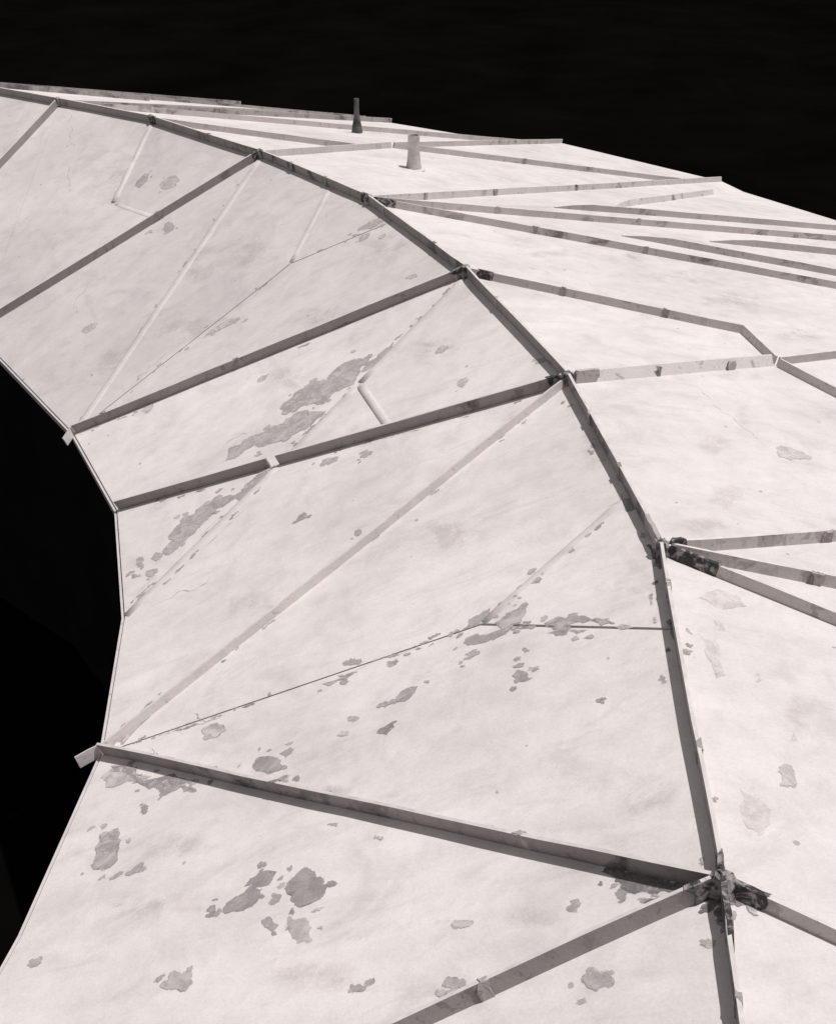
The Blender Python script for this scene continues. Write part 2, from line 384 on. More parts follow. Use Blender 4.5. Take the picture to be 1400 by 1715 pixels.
for ks, tar in (('R0 T eT', .5), ('R1 Q1', .3), ('R2 Q1 P', .4), ('P T', .45), ('P S', .4), ('R3 S eS', .45), ('R3 eX1', .5), ('R3 eX2', .5),
                ('R4 VC VD', .4), ('R5 VD', .4), ('VD eY1', .3), ('VD eY2', .3), ('R6 e6a', .65), ('R6 e6b', .55), ('R6 e6c', .7), ('R7 e7', .6), ('R8 e8', .4)):
    rib(ks.split(), 'out', min(.62, tar+.1), h=HO, lean={'R5 VD': -36, 'R3 S eS': -16, 'R2 Q1 P': -16, 'R6 e6a': -16, 'R6 e6b': -10}.get(ks, 0), tone={'R5 VD': .95}.get(ks, .78))  # R5 VD tilted back and coloured paler, imitating direct sun
for ks, tar in (('VA eA1', .35), ('VA2 VAd', .45), ('VB eB', .4), ('d4a d4e', .3)):
    for k in [q for q in ks.split() if q[0] == 'd' or q == 'VA2']: P3[k].z = ground_z(P3[k].x, P3[k].y)
    rib(ks.split(), 'out', tar+.1, h=HO, endtaper=2.0, lean=-26 if 'VAd' in ks else 0, tone=.85 if 'VAd' in ks else .72)  # VAd rib tilted and lightened so that it reads as lit
for k in ('f4b', 'g2', 'h1', 'h2'): P3[k].z = ground_z(P3[k].x, P3[k].y)
for ks in ('R0 F2', 'Rm F1', 'Rm f4b', 'Rm g2', 'R0 h1', 'Rm h2'): rib(ks.split(), 'out', .7, h=HO, cut=(.05, 0), tone=.56)

# ---- low cover strips over the folds that carry no rib
def strip(ks, kind='in', w=.05, h=.03, name='cover_strip'):
    pts = trim(samples(ks, kind, .2), .05, .02); bm = bmesh.new()
    prof = [(-w, -.012), (w, -.012), (w*.8, h*.35), (w*.3, h), (-w*.3, h), (-w*.8, h*.35)]
    wv = [random.uniform(0, 6.28) for _ in range(3)]
    sweep(bm, pts, lambda p: normal(p, kind), prof, .003, lambda u: .75+.25*math.sin(u*17+wv[0])+.2*math.sin(u*41+wv[1]))
    o = link(name, bm_mesh(name, bm, True), M_PANEL, roof, flake=.5, tone=.97)
    return o
for ks in ('R2 E1', 'R4 S1', 'S1 X', 'X E3'): strip(ks.split(), w=.055, h=.011)
for ks in ('R1 G', 'S1 S2'): strip(ks.split(), w=.05, h=.026)
for ks in ('Q J', 'N M', 'G H'): strip(ks.split(), w=.045, h=.0045)

# ---- joint caps: folded, tar-smeared metal where ribs meet
def joint(k, r=.085, h=.15, kind='ridge'):
    p = P3[k]; n = normal(p, kind); t = n.orthogonal().normalized(); s = n.cross(t)
    bm = bmesh.new(); m = 7; rings = []
    for rr_, hh in ((r*1.15, -.03), (r, h*.5), (r*.78, h*.86), (r*.3, h)):
        ring = []
        for i in range(m):
            an = 2*math.pi*(i+random.uniform(-.22, .22))/m; q = rr_*random.uniform(.75, 1.25)
            ring.append(bm.verts.new(p+t*(q*math.cos(an))+s*(q*math.sin(an))+n*(hh+random.uniform(-.012, .012))))
        rings.append(ring)
    for a_, b_ in zip(rings, rings[1:]):
        for i in range(m): bm.faces.new((a_[i], a_[(i+1) % m], b_[(i+1) % m], b_[i]))
    bm.faces.new(rings[-1])
    bmesh.ops.triangulate(bm, faces=bm.faces[:])
    return link('joint_cap', bm_mesh('joint_cap', bm), M_TAR, roof, tar=.42)
for k in ('R0', 'R1', 'R2', 'R3', 'R4', 'R5', 'R6', 'R7', 'R8', 'Rm'): joint(k, *((.062, .122) if k == 'R7' else (.052, .12)))
def sleeve(a_, b_, kind, s, L, m=M_TAR, w=.03, h=.12):
    w = max(w, .029)
    A, B = P3[a_], P3[b_]; d = (B-A).normalized(); p0, p1 = A+d*s, A+d*(s+L)
    bm = bmesh.new(); n = max(5, int(L/.05)); pts = [p0.lerp(p1, i/(n-1)) for i in range(n)]
    sweep(bm, pts, lambda p: normal(p, kind), [(-w*.6, -.03), (w*.6, -.03), (w*.58, h*.55), (w*.5, h), (-w*.5, h), (-w*.58, h*.55)], .004)
    for v in bm.verts:                      # torn, uneven ends
        u = (v.co-p0).dot(d)
        if u < .01 or u > L-.01: v.co += d*random.uniform(-.03, .03)
    return link('splice_sleeve', bm_mesh('splice_sleeve', bm), m, roof, tar=.66, tone=.7)
sleeve('R3', 'eX2', 'out', .06, .26, h=.091, w=.03); sleeve('R4', 'VC', 'out', .12, .16, h=.091, w=.03); sleeve('R6', 'e6c', 'out', .06, .34, h=.092, w=.03)
sleeve('R7', 'R8', 'ridge', .04, .3, h=.116, w=.022); sleeve('R7', 'e7', 'out', .04, .16, h=.092, w=.03); sleeve('R7', 'R6', 'ridge', .02, .12, h=.114, w=.02); sleeve('R7', 'E6', 'in', .03, .12, h=.116)
for a_, b_, kd, L in (('R4', 'E1', 'in', .2), ('R5', 'X', 'in', .22), ('R2', 'E0', 'in', .14), ('R3', 'R2', 'ridge', .16), ('R2', 'R3', 'ridge', .1), ('R1', 'R2', 'ridge', .12), ('R6', 'e6a', 'out', .2)):
    sleeve(a_, b_, kd, .03, L*.6, h=.1155, w=.02)
sleeve('R5', 'VD', 'out', .06, .24, M_RIB); sleeve('R6', 'R5', 'ridge', .02, .3, M_RIB, h=.1155)
# ---- lap joints where one length of rib overlaps the next
def laps(a_, b_, kind, fr, h):
    for u in fr:
        o = sleeve(a_, b_, kind, (P3[b_]-P3[a_]).length*u, random.uniform(.025, .07), M_RIB, .022, h+.003); o.name = 'lap_joint'; o['tone'] = random.uniform(.38, .75); o['tar'] = random.uniform(.3, .75)
for q in (('R1', 'R2', (.55,)), ('R2', 'R3', (.3, .62)), ('R3', 'R4', (.18, .7)), ('R4', 'R5', (.33,)), ('R5', 'R6', (.27, .6)), ('R6', 'R7', (.16, .68)), ('R7', 'R8', (.6,))): laps(q[0], q[1], 'ridge', q[2], H)
for q in (('R2', 'E0', (.35,)), ('R4', 'E1', (.55, .9)), ('R7', 'E4', (.22, .6)), ('R7', 'E6', (.25,))): laps(q[0], q[1], 'in', q[2], H)
for q in (('R4', 'VC', (.35, .72)), ('R5', 'VD', (.4, .75)), ('R3', 'S', (.12, .3, .55)), ('R3', 'eX1', (.2, .45)), ('R3', 'eX2', (.3, .5)), ('R6', 'e6a', (.5,)), ('R6', 'e6b', (.4,)), ('P', 'S', (.4,))): laps(q[0], q[1], 'out', q[2], HO)

# ---- eave: thin edging along the inner rim and brackets at the rib ends
for a_, b_ in zip(['En', 'Em', 'E0', 'E1', 'E2', 'E3', 'E4', 'E5', 'E6'], ['Em', 'E0', 'E1', 'E2', 'E3', 'E4', 'E5', 'E6', 'E7']):
    A, B = P3[a_], P3[b_]; c_ = Vector((CX, CY, 0)); bm = bmesh.new(); pts = [A.lerp(B, i/6) for i in range(7)]
    off = lambda p: (Vector((CX, CY, p.z))-p).normalized()
    pts = [p+off(p)*.019+Vector((0, 0, -.012)) for p in pts]
    sweep(bm, pts, lambda p: Vector((0, 0, 1)), [(-.0105, -.06), (.0105, -.06), (.0105, .0), (-.0105, .0)])
    link('eave_edging', bm_mesh('eave_edging', bm), M_RIB, roof, tar=.2, tone=.85)
for k, q in (('E4', 'b4'), ('E1', 'b1')):
    bm = bmesh.new(); A, B = P3[k], P3[q]; d = (B-A).normalized(); 
    sweep(bm, [A-d*.06+Vector((0, 0, .02)), A.lerp(B, .5)+Vector((0, 0, .0)), B+Vector((0, 0, -.02))], lambda p: normal(p, 'in'), [(-.007, -.03), (.007, -.03), (.007, .075), (-.007, .075)])
    link('eave_bracket', bm_mesh('eave_bracket', bm), M_RIB, roof, tar=.1, tone=.85)
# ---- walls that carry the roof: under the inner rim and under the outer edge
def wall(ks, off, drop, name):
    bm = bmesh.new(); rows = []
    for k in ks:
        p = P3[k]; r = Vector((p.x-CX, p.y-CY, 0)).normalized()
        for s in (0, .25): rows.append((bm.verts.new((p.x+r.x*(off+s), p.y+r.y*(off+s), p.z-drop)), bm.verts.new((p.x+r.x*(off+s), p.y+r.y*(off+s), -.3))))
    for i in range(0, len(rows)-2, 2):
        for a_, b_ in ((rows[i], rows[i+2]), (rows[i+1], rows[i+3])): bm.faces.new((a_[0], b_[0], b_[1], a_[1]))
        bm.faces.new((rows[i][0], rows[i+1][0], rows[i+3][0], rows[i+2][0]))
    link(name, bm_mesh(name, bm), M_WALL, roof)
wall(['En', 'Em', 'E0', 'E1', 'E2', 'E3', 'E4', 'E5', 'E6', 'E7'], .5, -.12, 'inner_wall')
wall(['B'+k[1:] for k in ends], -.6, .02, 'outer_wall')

# ------------------------------------------------------------------ two vents standing on the roof
def vent(name, k, prof, m, label, wall_t=.008, tilt=0):
    p = P3[k]; bm = bmesh.new(); N = 40
    outer_ = [(r, z) for r, z in prof]; inner_ = [(r-wall_t, z) for r, z in reversed(prof) if z > prof[-1][1]*.45]
    rows = [[bm.verts.new((r*math.cos(2*math.pi*i/N), r*math.sin(2*math.pi*i/N), z)) for i in range(N)] for r, z in outer_+inner_]
    for a_, b_ in zip(rows, rows[1:]):
        for i in range(N): bm.faces.new((a_[i], a_[(i+1) % N], b_[(i+1) % N], b_[i]))
    bm.faces.new(rows[-1])
    o = link(name, bm_mesh(name, bm, True), m); o.location = (p.x, p.y, ground_z(p.x, p.y)-.02); o.rotation_euler = (0, tilt, 0)
    o['label'] = label; o['category'] = 'vent pipe' if m is M_VENT else 'flue pipe'
    bm = bmesh.new(); r0 = prof[1][0]; rows = [[bm.verts.new((r*math.cos(2*math.pi*i/N)*random.uniform(.97, 1.03), r*math.sin(2*math.pi*i/N)*random.uniform(.97, 1.03), zz)) for i in range(N)] for r, zz in ((r0*1.35, .008), (r0*1.3, .022), (r0*1.02, .028), (r0*.85, .035))]
    for a_, b_ in zip(rows, rows[1:]):
        for i in range(N): bm.faces.new((a_[i], a_[(i+1) % N], b_[(i+1) % N], b_[i]))
    c_ = link('base_flashing', bm_mesh('base_flashing', bm, True), M_PANEL, None, flake=.6, tone=.95); c_.parent = o
    return o
vent('vent_pipe', 'pipe1', [(.135, -.05), (.125, .0), (.112, .05), (.1, .13), (.09, .23), (.086, .28), (.086, .50), (.088, .505)], M_VENT, 'short stout pale grey vent pipe with open top standing nearest on the roof')
vent('flue_stack', 'pipe2', [(.11, -.05), (.102, 0), (.09, .08), (.07, .2), (.05, .32), (.044, .36), (.043, .6)], M_RUST, 'slim dark tapering flue pipe rising against the black background at the far side')

# ------------------------------------------------------------------ places where the paint has peeled off
PATCHES = [   # tone, rim tone, outline in plan (metres)
    (0.52, 0.80, [(-0.76,4.73), (-0.71,4.78), (-0.65,4.81), (-0.60,4.75), (-0.55,4.68), (-0.52,4.61), (-0.54,4.54), (-0.60,4.52), (-0.66,4.51), (-0.72,4.58), (-0.70,4.63), (-0.75,4.66)]),
    (0.55, 0.80, [(-1.14,4.68), (-1.09,4.73), (-1.00,4.78), (-0.91,4.75), (-0.89,4.68), (-0.95,4.65), (-1.04,4.64), (-1.12,4.64)]),
    (0.55, 0.80, [(-1.03,4.81), (-0.98,4.86), (-0.94,4.91), (-0.88,4.86), (-0.83,4.85), (-0.86,4.80), (-0.93,4.78)]),
    (0.60, 0.80, [(-0.88,4.50), (-0.84,4.50), (-0.78,4.43), (-0.78,4.36), (-0.82,4.41), (-0.86,4.44)]),
    (0.78, 0.85, [(-0.72,4.47), (-0.67,4.42), (-0.60,4.38), (-0.60,4.31), (-0.58,4.25), (-0.65,4.26), (-0.69,4.32)]),
    (0.74, 0.60, [(-2.16,5.45), (-2.17,5.61), (-2.15,5.72), (-2.01,5.65), (-1.98,5.58), (-1.97,5.42), (-2.06,5.37)]),
    (0.62, 0.80, [(-1.87,5.25), (-1.81,5.29), (-1.76,5.28), (-1.77,5.23), (-1.84,5.22)]),
    (0.62, 0.80, [(-1.93,6.14), (-1.84,6.12), (-1.66,6.04), (-1.61,5.96), (-1.68,5.93), (-1.77,5.96), (-1.88,6.04)]),
    (0.86, 0.70, [(-2.31,6.35), (-2.25,6.42), (-2.01,6.24), (-1.88,6.17), (-2.07,6.22), (-2.25,6.29)]),
    (0.70, 0.60, [(-1.10,5.94), (-1.05,5.97), (-0.92,5.87), (-0.90,5.80), (-0.99,5.77), (-1.08,5.84)]),
    (0.78, 0.70, [(-0.92,5.94), (-0.86,5.97), (-0.84,5.92), (-0.88,5.87)]),
    (0.75, 0.70, [(-0.93,5.69), (-0.86,5.69), (-0.84,5.63), (-0.87,5.62)]),
    (0.55, 0.80, [(-0.26,5.83), (-0.22,5.85), (-0.17,5.86), (-0.16,5.82), (-0.20,5.76), (-0.24,5.79)]),
    (0.74, 0.70, [(-0.27,6.08), (-0.22,6.11), (-0.14,6.10), (-0.04,6.14), (0.00,6.15), (-0.04,6.07), (-0.14,6.07), (-0.22,6.04)]),
    (0.72, 0.75, [(0.31,6.60), (0.35,6.68), (0.44,6.70), (0.50,6.72), (0.49,6.66), (0.43,6.61), (0.37,6.59)]),
    (0.64, 0.80, [(0.31,6.45), (0.34,6.48), (0.41,6.49), (0.55,6.45), (0.64,6.42), (0.58,6.38), (0.48,6.38), (0.41,6.40), (0.34,6.40)]),
    (0.77, 0.70, [(0.53,6.55), (0.59,6.58), (0.66,6.58), (0.74,6.65), (0.72,6.50), (0.69,6.45)]),
    (0.75, 0.60, [(0.85,6.35), (0.93,6.37), (1.03,6.33), (1.11,6.24), (1.20,6.16), (1.26,6.09), (1.07,6.21)]),
    (0.66, 0.80, [(0.86,6.23), (0.92,6.22), (0.97,6.18), (0.95,6.16), (0.90,6.17)]),
    (0.70, 0.80, [(0.98,6.18), (1.10,6.12), (1.06,6.11)]),
    (0.70, 0.80, [(0.56,6.69), (0.63,6.76), (0.71,6.84), (0.78,6.87), (0.75,6.81), (0.67,6.73), (0.58,6.66)]),
    (0.70, 0.80, [(0.78,6.87), (0.84,6.91), (0.85,6.85), (0.80,6.82)]),
    (0.66, 0.80, [(-0.68,6.54), (-0.55,6.54), (-0.42,6.54), (-0.51,6.50), (-0.62,6.49)]),
    (0.93, 0.60, [(-1.56,6.49), (-1.52,6.53), (-1.40,6.48), (-1.37,6.40), (-1.43,6.36), (-1.53,6.38)]),
    (0.66, 0.75, [(-2.27,6.74), (-2.22,6.89), (-2.13,6.99), (-2.05,7.01), (-2.13,6.79), (-2.21,6.67)]),
    (0.74, 0.75, [(-1.89,10.20), (-1.87,10.38), (-1.66,10.45), (-1.42,10.46), (-1.19,10.57), (-1.05,10.41), (-0.90,10.41), (-1.04,10.25), (-1.27,10.15), (-1.51,10.19), (-1.75,10.19)]),
    (0.74, 0.75, [(-1.38,10.74), (-1.27,10.86), (-1.09,10.95), (-0.94,10.95), (-0.88,10.75), (-0.94,10.54), (-1.16,10.63), (-1.31,10.59)]),
    (0.73, 0.75, [(-0.92,10.94), (-0.85,11.05), (-0.67,11.12), (-0.47,11.10), (-0.51,10.96), (-0.60,10.84), (-0.77,10.68), (-0.89,10.65)]),
    (0.68, 0.80, [(-0.57,10.86), (-0.47,10.99), (-0.33,11.11), (-0.27,11.13), (-0.36,10.96), (-0.51,10.85)]),
    (0.75, 0.75, [(-2.34,9.15), (-2.29,9.39), (-2.23,9.53), (-2.09,9.58), (-1.98,9.63), (-1.87,9.50), (-1.94,9.36), (-2.04,9.24), (-2.16,9.14), (-2.26,9.02)]),
    (0.68, 0.75, [(-1.95,9.61), (-1.88,9.68), (-1.76,9.61), (-1.72,9.51), (-1.82,9.45), (-1.89,9.47)]),
    (0.68, 0.75, [(-1.71,9.56), (-1.63,9.67), (-1.52,9.74), (-1.41,9.76), (-1.43,9.63), (-1.56,9.56), (-1.64,9.46)]),
    (0.72, 0.80, [(-0.71,13.72), (-0.57,13.82), (-0.42,13.79), (-0.41,13.70), (-0.56,13.64)]),
    (0.80, 0.80, [(-2.47,12.69), (-2.28,12.86), (-2.06,12.85), (-2.09,12.74), (-2.30,12.72)]),
    (0.93, 0.97, [(1.80,6.21), (1.95,6.34), (2.09,6.28), (2.11,6.18), (1.94,6.11)]),
    (0.91, 0.97, [(1.73,5.83), (1.80,5.75), (1.81,5.45), (1.75,5.41), (1.73,5.60)]),
    (0.91, 0.97, [(1.68,4.52), (1.77,4.47), (1.79,4.33), (1.70,4.20), (1.65,4.27)]),
    (0.62, 0.80, [(0.74,3.99), (0.78,4.02), (0.81,3.99), (0.78,3.95)]),
    (0.62, 0.80, [(0.97,3.98), (1.00,4.01), (1.03,3.98), (1.01,3.93), (0.98,3.93)]),
    (0.25, 0.80, [(0.92,4.15), (1.07,4.08), (1.22,3.96), (1.37,3.83), (1.28,3.84), (1.13,3.93), (0.98,4.06)]),
    (0.50, 0.80, [(-2.26,6.46), (-2.03,6.34), (-1.71,6.11), (-1.51,5.96), (-1.75,6.08), (-2.09,6.30)]),
    (0.22, 0.80, [(1.40,3.81), (1.44,3.80), (1.43,3.70), (1.39,3.65), (1.38,3.72)]),
    (0.62, 0.60, [(1.38,3.67), (1.42,3.68), (1.41,3.60), (1.38,3.59)]),
    (0.20, 0.80, [(1.34,3.81), (1.40,3.79), (1.39,3.75), (1.33,3.76)]),
    (0.20, 0.80, [(1.57,6.81), (1.61,6.79), (1.65,6.60), (1.61,6.50), (1.57,6.55)]),
    (0.40, 0.80, [(1.58,5.95), (1.60,5.95), (1.59,5.74), (1.56,5.73)]),
    (0.70, 0.50, [(1.49,7.40), (1.54,7.38), (1.55,7.25), (1.50,7.25)]),
    (0.80, 0.50, [(1.53,3.79), (1.57,3.78), (1.58,3.70), (1.54,3.72)]),
    (0.30, 0.80, [(1.48,3.81), (1.51,3.80), (1.51,3.75), (1.48,3.75)]),
    (0.60, 0.80, [(-1.84,5.80), (-1.85,5.79), (-1.87,5.81), (-1.89,5.82), (-1.89,5.84), (-1.89,5.86), (-1.87,5.85), (-1.85,5.85), (-1.84,5.82)]),
    (0.62, 0.80, [(-1.50,5.85), (-1.52,5.85), (-1.55,5.87), (-1.57,5.90), (-1.57,5.91), (-1.56,5.93), (-1.54,5.91), (-1.52,5.88), (-1.50,5.86)]),
    (0.65, 0.80, [(-1.94,6.15), (-1.96,6.14), (-1.98,6.16), (-2.01,6.17), (-2.02,6.19), (-2.01,6.20), (-2.00,6.21), (-1.97,6.19), (-1.96,6.17)]),
    (0.60, 0.80, [(-0.77,5.62), (-0.77,5.60), (-0.78,5.61), (-0.79,5.62), (-0.80,5.64), (-0.80,5.65), (-0.79,5.66), (-0.78,5.66), (-0.78,5.64)]),
    (0.63, 0.80, [(0.69,5.84), (0.66,5.84), (0.64,5.84), (0.61,5.87), (0.61,5.91), (0.62,5.93), (0.64,5.96), (0.68,5.93), (0.69,5.88)]),
    (0.63, 0.80, [(0.76,5.90), (0.75,5.89), (0.73,5.90), (0.71,5.92), (0.71,5.93), (0.71,5.95), (0.73,5.94), (0.76,5.93), (0.76,5.91)]),
    (0.72, 0.80, [(-0.40,6.64), (-0.42,6.63), (-0.47,6.64), (-0.50,6.66), (-0.54,6.69), (-0.51,6.70), (-0.49,6.71), (-0.45,6.70), (-0.41,6.67)]),
    (0.77, 0.80, [(-2.52,9.03), (-2.50,8.97), (-2.53,8.97), (-2.57,9.02), (-2.60,9.07), (-2.60,9.11), (-2.59,9.17), (-2.56,9.14), (-2.52,9.09)]),
    (0.77, 0.80, [(-2.35,8.87), (-2.35,8.83), (-2.37,8.80), (-2.40,8.80), (-2.44,8.82), (-2.45,8.86), (-2.45,8.90), (-2.41,8.90), (-2.38,8.89)]),
    (0.77, 0.80, [(-2.34,9.07), (-2.34,9.04), (-2.36,9.02), (-2.39,9.00), (-2.42,9.03), (-2.44,9.07), (-2.43,9.11), (-2.41,9.13), (-2.37,9.11)]),
    (0.65, 0.80, [(-2.56,8.89), (-2.56,8.86), (-2.57,8.87), (-2.59,8.88), (-2.60,8.90), (-2.60,8.93), (-2.60,8.94), (-2.58,8.93), (-2.57,8.91)]),
    (0.62, 0.80, [(-0.96,8.79), (-0.96,8.76), (-0.99,8.75), (-1.03,8.75), (-1.05,8.78), (-1.04,8.80), (-1.03,8.82), (-1.01,8.83), (-0.97,8.82)]),
    (0.72, 0.80, [(-0.46,8.25), (-0.47,8.22), (-0.49,8.22), (-0.51,8.22), (-0.52,8.25), (-0.52,8.27), (-0.51,8.29), (-0.49,8.29), (-0.48,8.27)]),
    (0.72, 0.80, [(-0.73,9.51), (-0.77,9.47), (-0.83,9.48), (-0.88,9.48), (-0.90,9.52), (-0.87,9.54), (-0.84,9.58), (-0.80,9.56), (-0.74,9.55)]),
    (0.75, 0.80, [(-0.41,9.39), (-0.43,9.37), (-0.45,9.35), (-0.48,9.35), (-0.51,9.37), (-0.51,9.40), (-0.49,9.43), (-0.46,9.43), (-0.43,9.42)]),
    (0.70, 0.80, [(-3.81,16.88), (-3.81,16.78), (-3.85,16.69), (-3.90,16.62), (-3.93,16.67), (-3.99,16.70), (-3.97,16.81), (-3.92,16.87), (-3.87,16.91)]),
    (0.80, 0.80, [(-3.31,16.41), (-3.34,16.32), (-3.44,16.33), (-3.52,16.38), (-3.58,16.46), (-3.57,16.53), (-3.52,16.59), (-3.42,16.59), (-3.33,16.51)]),
    (0.72, 0.80, [(-3.21,15.33), (-3.21,15.25), (-3.27,15.24), (-3.33,15.30), (-3.38,15.36), (-3.36,15.42), (-3.36,15.49), (-3.30,15.49), (-3.25,15.41)]),
    (0.70, 0.80, [(-3.53,15.41), (-3.53,15.38), (-3.56,15.41), (-3.58,15.43), (-3.58,15.46), (-3.58,15.47), (-3.56,15.47), (-3.54,15.45), (-3.52,15.43)]),
    (0.68, 0.80, [(-0.57,13.51), (-0.58,13.46), (-0.62,13.45), (-0.67,13.44), (-0.68,13.49), (-0.69,13.54), (-0.66,13.59), (-0.61,13.58), (-0.57,13.56)]),
    (0.80, 0.80, [(-0.37,13.35), (-0.39,13.32), (-0.41,13.32), (-0.44,13.32), (-0.45,13.35), (-0.45,13.38), (-0.43,13.40), (-0.40,13.40), (-0.38,13.39)]),
    (0.87, 0.80, [(0.28,4.05), (0.25,4.04), (0.22,4.04), (0.19,4.06), (0.17,4.08), (0.18,4.09), (0.19,4.11), (0.23,4.09), (0.26,4.07)]),
    (0.62, 0.80, [(1.15,3.83), (1.15,3.82), (1.12,3.83), (1.10,3.83), (1.09,3.84), (1.10,3.86), (1.12,3.86), (1.14,3.85), (1.16,3.85)]),
    (0.62, 0.80, [(-1.20,4.68), (-1.21,4.68), (-1.22,4.69), (-1.23,4.71), (-1.23,4.73), (-1.22,4.73), (-1.20,4.74), (-1.20,4.71), (-1.19,4.69)]),
    (0.60, 0.80, [(-0.91,5.64), (-0.92,5.63), (-0.93,5.63), (-0.94,5.64), (-0.95,5.65), (-0.95,5.66), (-0.94,5.66), (-0.93,5.66), (-0.92,5.65)]),
    (0.70, 0.80, [(-0.84,5.67), (-0.85,5.67), (-0.86,5.67), (-0.86,5.68), (-0.87,5.69), (-0.87,5.70), (-0.86,5.70), (-0.85,5.70), (-0.85,5.68)]),
    (0.65, 0.80, [(-0.15,6.49), (-0.16,6.49), (-0.16,6.48), (-0.18,6.49), (-0.18,6.51), (-0.18,6.52), (-0.17,6.52), (-0.16,6.52), (-0.15,6.51)]),
    (0.75, 0.80, [(0.41,6.28), (0.38,6.26), (0.35,6.25), (0.33,6.25), (0.31,6.26), (0.33,6.28), (0.35,6.30), (0.38,6.30), (0.40,6.29)]),
    (0.65, 0.80, [(0.72,6.12), (0.71,6.12), (0.70,6.12), (0.69,6.13), (0.69,6.14), (0.69,6.16), (0.70,6.15), (0.71,6.14), (0.72,6.13)]),
    (0.60, 0.80, [(1.10,5.39), (1.09,5.39), (1.09,5.39), (1.08,5.40), (1.08,5.41), (1.09,5.42), (1.09,5.42), (1.10,5.41), (1.10,5.41)]),
    (0.85, 0.80, [(-0.46,5.89), (-0.47,5.89), (-0.49,5.90), (-0.52,5.91), (-0.53,5.93), (-0.52,5.94), (-0.50,5.94), (-0.48,5.93), (-0.46,5.91)]),
    (0.85, 0.80, [(-0.40,6.02), (-0.41,6.01), (-0.44,6.03), (-0.47,6.04), (-0.47,6.06), (-0.47,6.07), (-0.45,6.07), (-0.43,6.05), (-0.41,6.04)]),
    (0.70, 0.80, [(-0.74,4.83), (-0.74,4.83), (-0.76,4.83), (-0.76,4.83), (-0.77,4.84), (-0.77,4.85), (-0.76,4.85), (-0.75,4.85), (-0.74,4.84)]),
    (0.75, 0.80, [(-0.79,4.64), (-0.80,4.63), (-0.81,4.64), (-0.83,4.64), (-0.83,4.66), (-0.84,4.67), (-0.83,4.67), (-0.81,4.67), (-0.80,4.66)]),
    (0.82, 0.80, [(1.15,9.79), (1.14,9.77), (1.10,9.75), (1.07,9.77), (1.05,9.78), (1.06,9.81), (1.07,9.84), (1.11,9.83), (1.15,9.82)]),
    (0.82, 0.80, [(0.46,9.96), (0.45,9.92), (0.43,9.89), (0.40,9.88), (0.38,9.91), (0.36,9.95), (0.37,9.99), (0.41,10.00), (0.44,9.99)]),
    (0.84, 0.80, [(0.29,10.63), (0.26,10.62), (0.23,10.58), (0.20,10.62), (0.17,10.66), (0.20,10.70), (0.21,10.72), (0.25,10.72), (0.28,10.68)]),
    (0.85, 0.80, [(-0.02,12.23), (-0.04,12.21), (-0.07,12.20), (-0.10,12.23), (-0.13,12.27), (-0.10,12.29), (-0.07,12.29), (-0.04,12.29), (-0.02,12.26)]),
    (0.85, 0.80, [(-1.59,11.40), (-1.60,11.37), (-1.64,11.35), (-1.68,11.36), (-1.69,11.39), (-1.69,11.42), (-1.65,11.44), (-1.62,11.44), (-1.57,11.44)]),
    (0.85, 0.80, [(-2.89,11.68), (-2.90,11.65), (-2.91,11.60), (-2.96,11.60), (-3.00,11.63), (-3.02,11.68), (-2.98,11.71), (-2.95,11.73), (-2.90,11.72)]),
    (0.85, 0.80, [(-3.96,13.71), (-3.97,13.66), (-4.03,13.62), (-4.09,13.61), (-4.12,13.65), (-4.14,13.69), (-4.12,13.73), (-4.07,13.75), (-4.00,13.76)]),
    (0.80, 0.80, [(-2.17,9.26), (-2.17,9.23), (-2.20,9.21), (-2.24,9.19), (-2.27,9.21), (-2.25,9.26), (-2.24,9.29), (-2.21,9.31), (-2.17,9.31)]),
    (0.80, 0.80, [(-2.10,9.48), (-2.10,9.45), (-2.12,9.43), (-2.15,9.42), (-2.17,9.44), (-2.17,9.48), (-2.16,9.51), (-2.13,9.51), (-2.10,9.51)]),
    (0.70, 0.80, [(0.89,3.51), (0.89,3.48), (0.83,3.47), (0.78,3.49), (0.77,3.52), (0.77,3.55), (0.79,3.58), (0.85,3.56), (0.87,3.54)]),
    (0.70, 0.80, [(0.23,3.71), (0.22,3.68), (0.18,3.68), (0.15,3.70), (0.12,3.72), (0.13,3.74), (0.15,3.75), (0.19,3.75), (0.22,3.73)]),
    (0.72, 0.80, [(-1.24,4.21), (-1.26,4.18), (-1.33,4.18), (-1.39,4.20), (-1.44,4.25), (-1.39,4.27), (-1.37,4.31), (-1.29,4.29), (-1.25,4.25)]),
    (0.65, 0.80, [(-0.27,3.83), (-0.27,3.82), (-0.30,3.83), (-0.32,3.83), (-0.33,3.85), (-0.34,3.87), (-0.32,3.87), (-0.30,3.87), (-0.28,3.85)]),
    (0.85, 0.80, [(2.01,4.63), (1.98,4.58), (1.95,4.58), (1.91,4.57), (1.94,4.64), (1.95,4.71), (1.99,4.74), (2.02,4.74), (2.02,4.69)]),
    (0.93, 0.80, [(3.17,8.46), (3.10,8.42), (3.01,8.38), (2.93,8.42), (2.93,8.49), (2.95,8.58), (3.07,8.63), (3.15,8.58), (3.20,8.53)]),
    (0.70, 0.80, [(-2.29,4.70), (-2.31,4.69), (-2.32,4.68), (-2.36,4.69), (-2.37,4.72), (-2.39,4.75), (-2.37,4.76), (-2.34,4.75), (-2.30,4.73)]),
]
